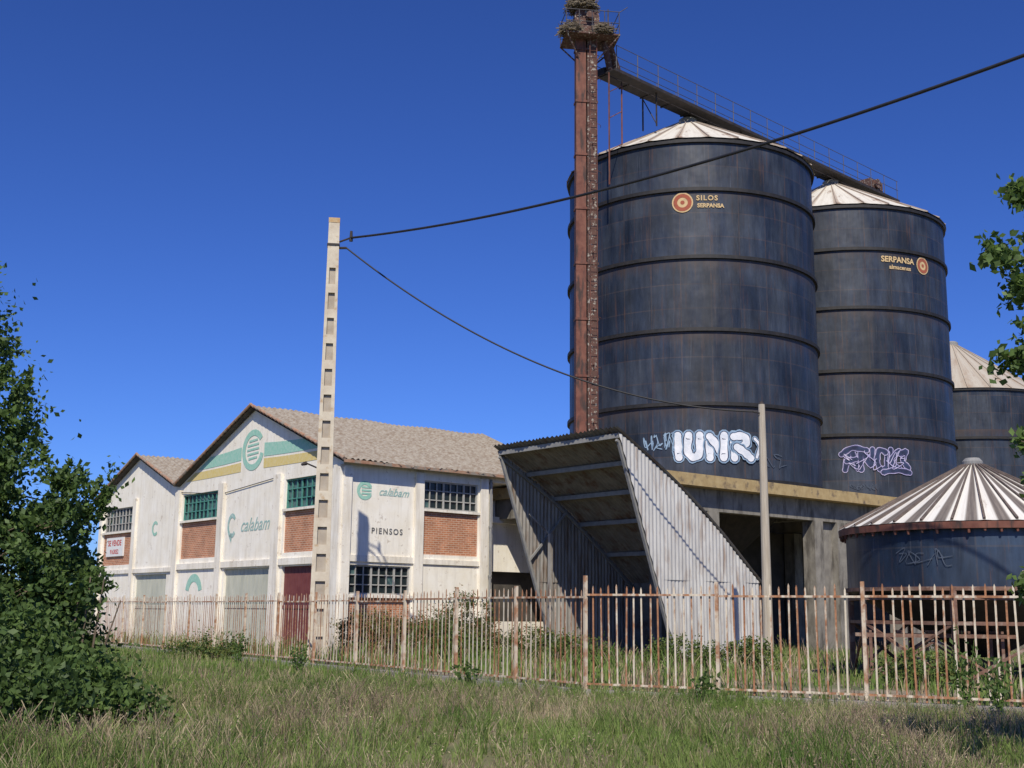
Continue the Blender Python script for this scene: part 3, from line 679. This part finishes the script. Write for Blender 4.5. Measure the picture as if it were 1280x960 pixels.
# ---------------------------------------------------------------- small hopper tank
HT=silo('hopper_tank','low blue-black steel tank with cone roof striped with painted rib shadow on rusty frame',(12.1,31.3),2.2,3.28,1.66,[.05],1.74,M_silob,M_roof2,None,ribs=30,ovh=.16,ringmat=M_rustf,cat='tank',bh=.045,pleat=.012,ribm=nmat('dark_rib_steel',(.09,.07,.06),(.16,.12,.1)),capr=.26)
mb=MB(); mb.revolve([(3.27,1.47),(3.46,1.44),(3.47,1.60),(3.27,1.62)],120,closed=True)
for i in range(60):
    a=2*math.pi*i/60; mb.tube((3.40*math.cos(a),3.40*math.sin(a),1.46),(3.40*math.cos(a),3.40*math.sin(a),1.38-.05*random.random()),.05,.03,6)
mb.obj('rusty_rim',M_rust,HT)
mb=MB(); mb.revolve([(3.25,.0),(.35,-1.6)],48); mb.obj('hopper_cone',M_dark,HT)
mb=MB()
N=8
for i in range(N):
    a=2*math.pi*(i+.3)/N; b=2*math.pi*(i+1.3)/N; r=3.35
    A=(r*math.cos(a),r*math.sin(a)); B=(r*math.cos(b),r*math.sin(b))
    mb.tube((*A,-2.2),(*A,.1),.09,n=4)
    mb.tube((*A,-.15),(*B,-.15),.08,n=4); mb.tube((*A,-.75),(*B,-.75),.06,n=4)
    mb.tube((*A,-2.15),(*B,-.75),.045,n=4)
    if i%2==0: mb.tube((*A,-.75),(*B,-2.15),.045,n=4)
mb.obj('support_frame',M_rustf,HT)
scrib(HT,3.28,-133,.8,1.3,.5,5,.018,M_gf,14,knots=5)
BM=thing('steel_trestle','low rusty steel trestle with braces standing in weeds','trestle',(8.6,29.2,0),math.radians(-8))
mb=MB()
for x in (0,1.5,3.0):
    for y in (0,1.1): mb.tube((x,y,0),(x,y,1.1),.05,n=4)
for y in (0,1.1): mb.tube((-.2,y,1.15),(3.3,y,1.15),.06,n=4); mb.tube((0,y,.1),(1.5,y,1.05),.035,n=4); mb.tube((3,y,.1),(1.5,y,1.05),.035,n=4)
for x in (0,.75,1.5,2.25,3.0): mb.tube((x,-.05,1.24),(x,1.15,1.24),.04,n=4)
mb.obj('trestle_frame',M_rustf,BM)

# ---------------------------------------------------------------- poles & cables
def lattice_pole(loc,H,rot,wb,wt):
    e=thing('utility_pole','tall tapered concrete utility pole with recessed panels behind fence','utility pole',loc,rot)
    mb=MB(); 
    def wd(z): return wb+(wt-wb)*z/H
    n=17; seg=H/n; dp=.17
    for k in range(n):
        z0,z1=k*seg,(k+1)*seg
        w0,w1=wd(z0)/2,wd(z1)/2; f=.46
        for s in (-1,1):
            P=[(s*w0,-dp,z0),(s*(w0*(1-f)),-dp,z0),(s*(w0*(1-f)),dp,z0),(s*w0,dp,z0),
               (s*w1,-dp,z1),(s*(w1*(1-f)),-dp,z1),(s*(w1*(1-f)),dp,z1),(s*w1,dp,z1)]
            m=len(mb.v); mb.v+=P
            for q in ((0,1,5,4),(1,2,6,5),(2,3,7,6),(3,0,4,7),(4,5,6,7)): mb.f.append(tuple(m+i for i in q)); mb.m.append(0)
        iw=w0*(1-f)+.01
        if k>=n-2: mb.box(-iw,iw,-dp+.004,dp-.004,z0,z1)
        else:
            mb.box(-iw,iw,-dp+.004,dp-.004,z0,z0+seg*.34)
            mb.box(-iw,iw,-.08,.08,z0+seg*.34,z1,1)
    mb.obj('pole_shaft',[M_pole,M_poled],e)
    mb=MB(); mb.box(-wt/2-.008,wt/2+.008,-dp-.008,dp+.008,H-.14,H+.02); mb.obj('lichen_cap',M_lich,e)
    mb=MB(); mb.tube((wt/2,-.05,H-.75),(wt/2+.38,-.1,H-.6),.03,n=6); mb.tube((wt/2+.38,-.1,H-.72),(wt/2+.38,-.1,H-.38),.06,.04,n=8); mb.tube((wt/2,-.05,H-.95),(wt/2+.25,-.1,H-.95),.04,n=6)
    mb.box(-wt/2-.03,wt/2+.03,-dp-.03,dp+.03,H-.9,H-.84)
    mb.obj('cable_bracket',M_dark,e)
    return e
lattice_pole((-5.77,37,0),13.95,math.radians(8),.60,.34)
P2=thing('utility_pole','slender pale weathered utility pole beside corrugated shed','utility pole',(7.6,36,0),0)
mb=MB(); mb.tube((0,0,0),(0,0,7.9),.16,.10,12); mb.obj('pole_shaft',M_wood,P2)
mb=MB(); mb.tube((0,0,7.9),(0,0,7.98),.11,.03,12); mb.obj('pole_cap',M_dark,P2)
mb=MB(); mb.tube((-.08,-.1,7.6),(-.3,-.1,7.65),.025,n=6); mb.obj('cable_hook',M_dark,P2)
def cable(p0,p1,sag,r,label,n=48):
    p0=Vector(p0);p1=Vector(p1); pts=[]
    for i in range(n+1):
        t=i/n; p=p0.lerp(p1,t); p.z-=sag*4*t*(1-t); pts.append(p)
    mb=MB(); S=6
    for i,p in enumerate(pts):
        d=(pts[min(i+1,n)]-pts[max(i-1,0)]).normalized(); a=d.cross(Vector((0,0,1))).normalized(); b=d.cross(a)
        for k in range(S):
            t=2*math.pi*k/S; mb.v.append(tuple(p+a*r*math.cos(t)+b*r*math.sin(t)))
    for i in range(n):
        for k in range(S):
            j=(k+1)%S; mb.f.append((i*S+k,i*S+j,(i+1)*S+j,(i+1)*S+k)); mb.m.append(0)
    o=mb.obj('power_cable',M_cable,smooth=True); tag(o,label,'cable')
cable((-5.25,37.0,13.35),(11.5,18.5,12.0),.7,.036,'thick black cable sagging from concrete pole past silos')
cable((-5.35,36.95,13.0),(7.45,35.9,7.65),1.25,.028,'thin black cable drooping from concrete pole to short pole')

# ---------------------------------------------------------------- fence
FP=[(13.0,18.9),(8.8,20.75),(1.52,24.5),(-2.62,30.6),(-15.8,50.0),(-18.0,53.2)]
HG=[2.17,2.15,2.10,2.05,2.05]
FE=thing('iron_fence','long rusty cream painted iron picket fence along grassy verge','fence',(1.52,24.5,0),0)
def rel(x,y,z): return (x-1.52,y-24.5,z)
for s in range(len(FP)-1):
    a=Vector(FP[s]); b=Vector(FP[s+1]); L=(b-a).length; d=(b-a)/L; nrm=Vector((-d.y,d.x)); HH=HG[s]
    npn=max(1,round(L/2.75)); pl=L/npn
    def B(mb,s0,s1,t,z0,z1,off=0):
        p=[a+d*s0+nrm*(off-t),a+d*s1+nrm*(off-t),a+d*s1+nrm*(off+t),a+d*s0+nrm*(off+t)]
        m=len(mb.v); mb.v+=[rel(q.x,q.y,z0) for q in p]+[rel(q.x,q.y,z1) for q in p]
        for q in ((0,3,2,1),(4,5,6,7),(0,1,5,4),(1,2,6,5),(2,3,7,6),(3,0,4,7)): mb.f.append(tuple(m+i for i in q)); mb.m.append(0)
    for k in range(npn):
        s0=k*pl
        mb=MB(); B(mb,s0-.032,s0+.032,.032,0,HH+.24 if (s<=2 and k==0) else HH+.06); mb.obj('fence_post',M_fencer,FE)
        mb=MB(); zj=random.uniform(-.015,.015); B(mb,s0+.035,s0+pl-.035,.018,HH-.22+zj,HH-.18+zj); B(mb,s0+.035,s0+pl-.035,.018,.20,.24)
        n=int(pl/.165)
        for i in range(1,n):
            c=s0+pl*i/n+random.uniform(-.012,.012); h=HH+random.uniform(-.05,.03)
            if random.random()<.02: continue
            tl=random.gauss(0,.016); w_=.0165
            q=[(c-w_,.12),(c+w_,.12),(c+w_+tl,h-.05),(c+tl,h),(c-w_+tl,h-.05)]
            for off in (-.034,-.024):
                pts=[rel(*(a+d*ss+nrm*off),zz) for ss,zz in q]; mb.poly(pts if off<-.03 else pts[::-1])
            for u in range(5):
                (s1,z1),(s2,z2)=q[u],q[(u+1)%5]
                mb.poly([rel(*(a+d*s1+nrm*-.034),z1),rel(*(a+d*s2+nrm*-.034),z2),rel(*(a+d*s2+nrm*-.024),z2),rel(*(a+d*s1+nrm*-.024),z1)])
        mb.obj('fence_panel',M_fence,FE)
    mb=MB(); B(mb,0.02,L-.02,.14,-.05,.11,.0); mb.obj('fence_footing',M_foot,FE)

# ---------------------------------------------------------------- foliage
def leaf_mesh(name,pts,size,mats,parent=None,el=1.7,flat=0.0,smin=.6):
    N=len(pts); pts=np.asarray(pts)
    n=rng.normal(size=(N,3)); n[:,2]=np.abs(n[:,2])+flat; n/=np.linalg.norm(n,axis=1,keepdims=True)
    r=rng.normal(size=(N,3)); u=np.cross(n,r); u/=np.linalg.norm(u,axis=1,keepdims=True); v=np.cross(n,u)
    s=(size*rng.uniform(smin,1.25,size=(N,1)))
    a=pts-u*s*el*.5; b=pts+v*s*.5-n*s*.12; c=pts+u*s*el*.5; d=pts-v*s*.5-n*s*.12
    V=np.stack([a,b,c,d],1).reshape(-1,3)
    me=bpy.data.meshes.new(name); me.vertices.add(4*N); me.vertices.foreach_set('co',V.ravel())
    me.loops.add(4*N); me.loops.foreach_set('vertex_index',np.arange(4*N)); me.polygons.add(N)
    me.polygons.foreach_set('loop_start',np.arange(0,4*N,4))
    for m in mats: me.materials.append(m)
    me.polygons.foreach_set('material_index',rng.integers(0,len(mats),N))
    me.update(); me.validate(); return link(name,me,parent)
def clumps(ells,cr,per):
    out=[];cs=[]
    for (cx,cy,cz,rx,ry,rz,k,*q) in ells:
        pk=q[0] if q else 1.0
        for _ in range(k):
            d=rng.normal(size=3); d/=np.linalg.norm(d); t=rng.uniform(.25,1.0)**.5
            c=np.array((cx,cy,cz))+d*t*np.array((rx,ry,rz))
            if c[2]<.08: c[2]=abs(c[2])+.1
            cs.append(c); r=cr*rng.uniform(.5,1.35); pn=int(per*pk*rng.uniform(.5,1.3))
            ax=rng.normal(size=3); ax[2]=abs(ax[2])*(.4 if pk==1 else 1.2); ax/=np.linalg.norm(ax)
            p=rng.normal(size=(pn,3))*r*(.38 if pk==1 else .26)+ax[None,:]*rng.normal(size=(pn,1))*r*(.55 if pk==1 else .8); p=c+p; p[:,2]=np.maximum(p[:,2],.03); out.append(p)
    return np.concatenate(out),cs
def limbs(mb,base,top,cs,r0,n=14):
    base=Vector(base);top=Vector(top); prev=base; K=6; pts=[]
    for i in range(1,K+1):
        t=i/K; p=base.lerp(top,t)+Vector((random.uniform(-.1,.1),random.uniform(-.1,.1),0)); 
        mb.tube(prev,p,r0*(1-.8*(i-1)/K),r0*(1-.8*i/K),8,cap=False); prev=p; pts.append(p)
    for c in random.sample(cs,min(n,len(cs))):
        c=Vector(c); s=min(pts,key=lambda q:(q-c).length+ (0 if q.z<c.z else 2))
        m=s.lerp(c,.5)+Vector((0,0,.12)); mb.tube(s,m,r0*.3,r0*.16,6,cap=False); mb.tube(m,c,r0*.16,r0*.05,5,cap=False)
LT=thing('tree','leafy green tree with airy ragged top standing on verge','tree',(-8.5,19.2,0))
ell=[(-.1,0,4.9,.85,.9,.8,34,.55),(-.45,0,5.8,.75,.8,.8,26,.5),(-.3,0,6.6,.4,.5,.6,12,.45),(-.6,0,3.7,1.2,1.2,1.0,50,.85),(1.05,0,3.3,1.0,1.0,.72,46,.8),(.2,0,4.1,.8,.9,.5,20,.8),
 (.9,-.2,2.1,1.35,1.3,1.0,90),(-.8,-.3,1.8,1.4,1.3,1.5,75),(.9,-.4,1.0,1.4,1.2,.9,90),(1.7,-.8,.5,1.05,.8,.5,50)]
pts,cs=clumps(ell,.30,130)
leaf_mesh('crown',pts,.070,[M_leaf,M_leaf2,M_leaf],LT)
mb=MB(); limbs(mb,(0,0,0),(-.3,.1,6.6),cs,.13,90)
for k in range(12):
    x=random.uniform(.3,2.4); mb.tube((x,-.7,0),(x+random.uniform(-.3,.5),-.6,random.uniform(1.0,2.2)),.025,.010,5,cap=False)
mb.obj('trunk',M_bark,LT)
RT=thing('tree','broadleaf tree with drooping leafy branches by the fence','tree',(6.9,12.4,0))
ell=[(-1.62,-.4,5.95,.15,.2,.10),(-1.8,-.4,5.3,.26,.3,.17),(-1.65,-.4,5.0,.2,.3,.18),(-1.7,-.4,4.2,.32,.3,.14),(-1.5,-.4,4.5,.22,.3,.22),(-1.58,-.4,3.3,.22,.3,.2),(-1.52,-.4,2.95,.18,.2,.18),(-1.7,-.4,1.85,.25,.3,.14),(-.6,0,5.2,.85,1,1.6),(-.4,0,3.4,.9,1,1.2),(.6,0,5,1.2,1.2,2)]
out=[];cs=[]
for e in ell:
    k=min(70,max(5,int(60*e[3]*e[4]*e[5]))) 
    for _ in range(k+6):
        d=rng.normal(size=3); d/=np.linalg.norm(d); c=np.array(e[:3])+d*rng.uniform(.2,1)*np.array(e[3:]); cs.append(c)
        out.append(c+rng.normal(size=(24,3))*.065)
leaf_mesh('crown',np.concatenate(out),.07,[M_leaf,M_leaf2],RT,el=1.5)
mb=MB(); limbs(mb,(0,0,0),(.1,0,6.4),cs,.17,20)
for e in ell[:8]:
    c=Vector(e[:3]); s=Vector((0,0,max(1.2,c.z-.9))); m=s.lerp(c,.55)+Vector((0,0,.18)); mb.tube(s,m,.05,.03,6,cap=False); mb.tube(m,c,.03,.012,5,cap=False); mb.tube(c,c+Vector((-e[3]*.8,0,.05)),.012,.005,4,cap=False)
mb.obj('trunk',M_bark,RT)
def shrub(x,y,r,h,mats,label,size=.05,grp='shrubs in the weedy yard'):
    e=thing('shrub',label,'shrub',(x,y,0),0,grp)
    pts,cs=clumps([(0,0,h*.45,r,r*.8,h*.5,int(34*r*h)+8),(r*.4,.1,h*.3,r*.7,r*.6,h*.35,int(14*r*h))],.26,80)
    leaf_mesh('foliage',pts,size,mats,e)
    mb=MB()
    for c in random.sample(cs,min(12,len(cs))): mb.tube((c[0]*.1,c[1]*.1,0),c,.02,.006,4,cap=False)
    mb.obj('stem',M_bark,e)
for a in [(-1.6,43.2,1.1,2.4,[M_shr,M_shrb,M_leaf],'brown-green climbing shrub against warehouse wall'),(-4.8,42.6,1.4,1.8,[M_shr,M_shrb],'olive shrub by warehouse wall'),
          (-3.2,41.4,1.4,1.6,[M_shr,M_shrb],'olive shrub by warehouse wall'),(.6,40.2,1.2,1.2,[M_shr,M_leaf],'low green shrub beside metal shed'),
          (-2.2,39.0,1.2,1.4,[M_shr,M_leaf2],'leafy green shrub by warehouse wall'),(2.2,36.6,1.1,1.0,[M_shr,M_leaf2],'low green shrub beside metal shed'),
          (6.4,33.5,1.2,1.0,[M_shr,M_leaf2],'low green shrub beside metal shed'),(5.0,36.6,1.1,.9,[M_shr,M_leaf2],'low green shrub beside metal shed'),(-9.8,39.5,1.2,.8,[M_shr,M_leaf],'low green shrub behind picket fence'),
          (9.3,27.8,.9,.9,[M_leaf2,M_shr],'leafy weed bush behind picket fence')]: shrub(*a)
for a in [(-7.4,16.7,1.4,2.0,[M_leaf,M_leaf2],'dense green bush at foot of roadside tree'),(-6.2,14.2,1.15,1.35,[M_leaf,M_leaf],'dark green bush in the verge grass'),(-5.6,16.4,.85,1.0,[M_leaf,M_leaf2],'low green bush at foot of roadside tree')]: shrub(*a,size=.065,grp='bushes below the roadside tree')
for x,y,h in ((7.35,19.9,1.5),(7.7,19.4,1.0),(3.4,21.8,.7),(-5.2,30.5,.9),(-7.6,34.5,1.1),(-.8,24.5,.7)):
    e=thing('weed_plant','tall leafy green weed in front of picket fence','plant',(x,y,0),0,'tall weeds by the fence')
    P=[];mb=MB()
    for k in range(6):
        tx,ty=random.uniform(-.3,.3),random.uniform(-.2,.2); hh=h*random.uniform(.6,1)
        mb.tube((0,0,0),(tx,ty,hh),.012,.004,5,cap=False)
        for q in range(30):
            t=random.uniform(.15,1); P.append((tx*t+random.gauss(0,.06),ty*t+random.gauss(0,.06),hh*t))
    mb.obj('stem',M_g2,e); leaf_mesh('foliage',P,.055,[M_leaf2,M_leaf],e,el=2)
pts=[]
for i in range(200):
    a=rng.uniform(-70,110); c=np.array((a,rng.uniform(120,150),rng.uniform(.5,4.2))); pts.append(c+rng.normal(size=(80,3))*np.array((1.8,1.6,1.0)))
pts=np.concatenate(pts); pts[:,2]=np.abs(pts[:,2])
o=leaf_mesh('distant_trees',pts,.6,[M_shr,M_shr]); o['kind']='stuff'; o['label']='far belt of low green trees beyond the yard'; o['category']='trees'

# ---------------------------------------------------------------- grass
def lumps(X,Y,seed,scale,n=5):
    r=np.random.default_rng(seed); s=np.zeros(len(X))
    for i in range(n):
        k=scale*(1.55**i); a=r.uniform(0,6.28); b=r.uniform(0,6.28)
        s+=np.sin(k*(X*np.cos(a)+Y*np.sin(a))+b+1.7*np.sin(k*.6*(Y*np.cos(a)-X*np.sin(a))))*(.85**i)
    return s/3.0
def grass(N,ylo,yhi,hmin,hmax,width,name,label,pw=1.0,xr=.50,filt=None,dry=.32):
    Y=ylo+(yhi-ylo)*rng.random(N)**pw; X=Y*rng.uniform(-xr,xr,N)
    gx=np.round(X/.42)*.42; gy=np.round(Y/.42)*.42
    hsh=np.modf(np.abs(np.sin(gx*127.1+gy*311.7)*43758.5))[0]
    X=X+(gx+(hsh-.5)*.4-X)*.3; Y=Y+(gy+(np.modf(hsh*17.3)[0]-.5)*.4-Y)*.3
    if filt is not None:
        k=filt(X,Y); X=X[k];Y=Y[k];hsh=hsh[k]; N=len(X)
    f=lumps(X,Y,3,.7); f2=lumps(X,Y,5,.6); f3=lumps(X,Y,9,.8)
    H=rng.uniform(hmin,hmax,N)*(1+.45*f)*(.65+.7*hsh**1.5)
    H*=np.where(X<-2.5,.95,np.clip(.95-(X+2.5)*.03,.6,1))
    isdry=rng.random(N)<np.clip(dry+.50*f2,0.03,.95)
    H=np.where(isdry,H*1.2,H)
    az=rng.uniform(0,6.283,N); lean=rng.uniform(.03,.5,N)*H
    W=width*rng.uniform(.5,1.3,N)*np.where(isdry,.6,1)
    fa=rng.uniform(0,6.283,N); ux=np.cos(fa)*W*.5; uy=np.sin(fa)*W*.5
    dx=np.cos(az)*lean; dy=np.sin(az)*lean
    Z=np.zeros(N)
    v=np.stack([np.stack([X-ux,Y-uy,Z],1),np.stack([X+ux,Y+uy,Z],1),
        np.stack([X+dx*.3+ux*.8,Y+dy*.3+uy*.8,H*.55],1),np.stack([X+dx*.3-ux*.8,Y+dy*.3-uy*.8,H*.55],1),
        np.stack([X+dx-ux*.35,Y+dy-uy*.35,H*(.93)],1),np.stack([X+dx+ux*.35,Y+dy+uy*.35,H*.95],1)],1).reshape(-1,3)
    base=np.arange(N)[:,None]*6
    F=np.concatenate([base+np.array([0,1,2,3]),base+np.array([3,2,5,4])],1).reshape(-1)
    me=bpy.data.meshes.new(name); me.vertices.add(6*N); me.vertices.foreach_set('co',v.ravel())
    me.loops.add(8*N); me.loops.foreach_set('vertex_index',F); me.polygons.add(2*N); me.polygons.foreach_set('loop_start',np.arange(0,8*N,4))
    for m in (M_g1,M_g2,M_g3,M_g4): me.materials.append(m)
    mi=np.where(isdry,np.where(rng.random(N)<.4+.5*f3,3,2),(rng.random(N)<.42+.8*f).astype(int)); me.polygons.foreach_set('material_index',np.repeat(mi,2))
    me.update(); o=link(name,me); o['kind']='stuff'; o['label']=label; o['category']='grass'; return o
def infront(X,Y):
    fx=np.array([p[0] for p in FP][::-1]); fy=np.array([p[1] for p in FP][::-1])
    return Y<np.interp(X,fx,fy)-.35
grass(190000,10.5,25.5,.10,.36,.0088,'verge_grass','wild grass mixed green and straw on the verge',1.0,.5,infront,.36)
grass(70000,22,52,.10,.30,.020,'fence_grass','green wild grass along the fence foot',1.2,.42,infront,.14)
def behind(X,Y):
    lx=(X-OX)*.7714+(Y-OY)*.6364; ly=-(X-OX)*.6364+(Y-OY)*.7714
    fx=np.array([p[0] for p in FP][::-1]); fy=np.array([p[1] for p in FP][::-1])
    return (Y>np.interp(X,fx,fy)+.2)&~((lx>-.3)&(ly>-.3)&(lx<13))&((np.sin(X*.7)+np.sin(Y*.6+X*.3))>-.9)
grass(50000,20,60,.20,.70,.035,'yard_weeds','patchy weeds and straw growing in the yard',.9,.46,behind,.25)
N=2600
Y=rng.uniform(11,24,N); X=Y*rng.uniform(-.48,.48,N); k=infront(X,Y)&(lumps(X,Y,5,.6)>-.1); X=X[k];Y=Y[k]; P=[]
H=rng.uniform(.28,.5,len(X))
for i in range(len(X)):
    for q in range(4): P.append((X[i]+random.gauss(0,.008),Y[i]+random.gauss(0,.008),H[i]-q*.03))
o=leaf_mesh('grass_seed_heads',P,.011,[M_g3,M_g4],el=3); o['kind']='stuff'; o['label']='straw seed heads above the wild grass'; o['category']='grass'
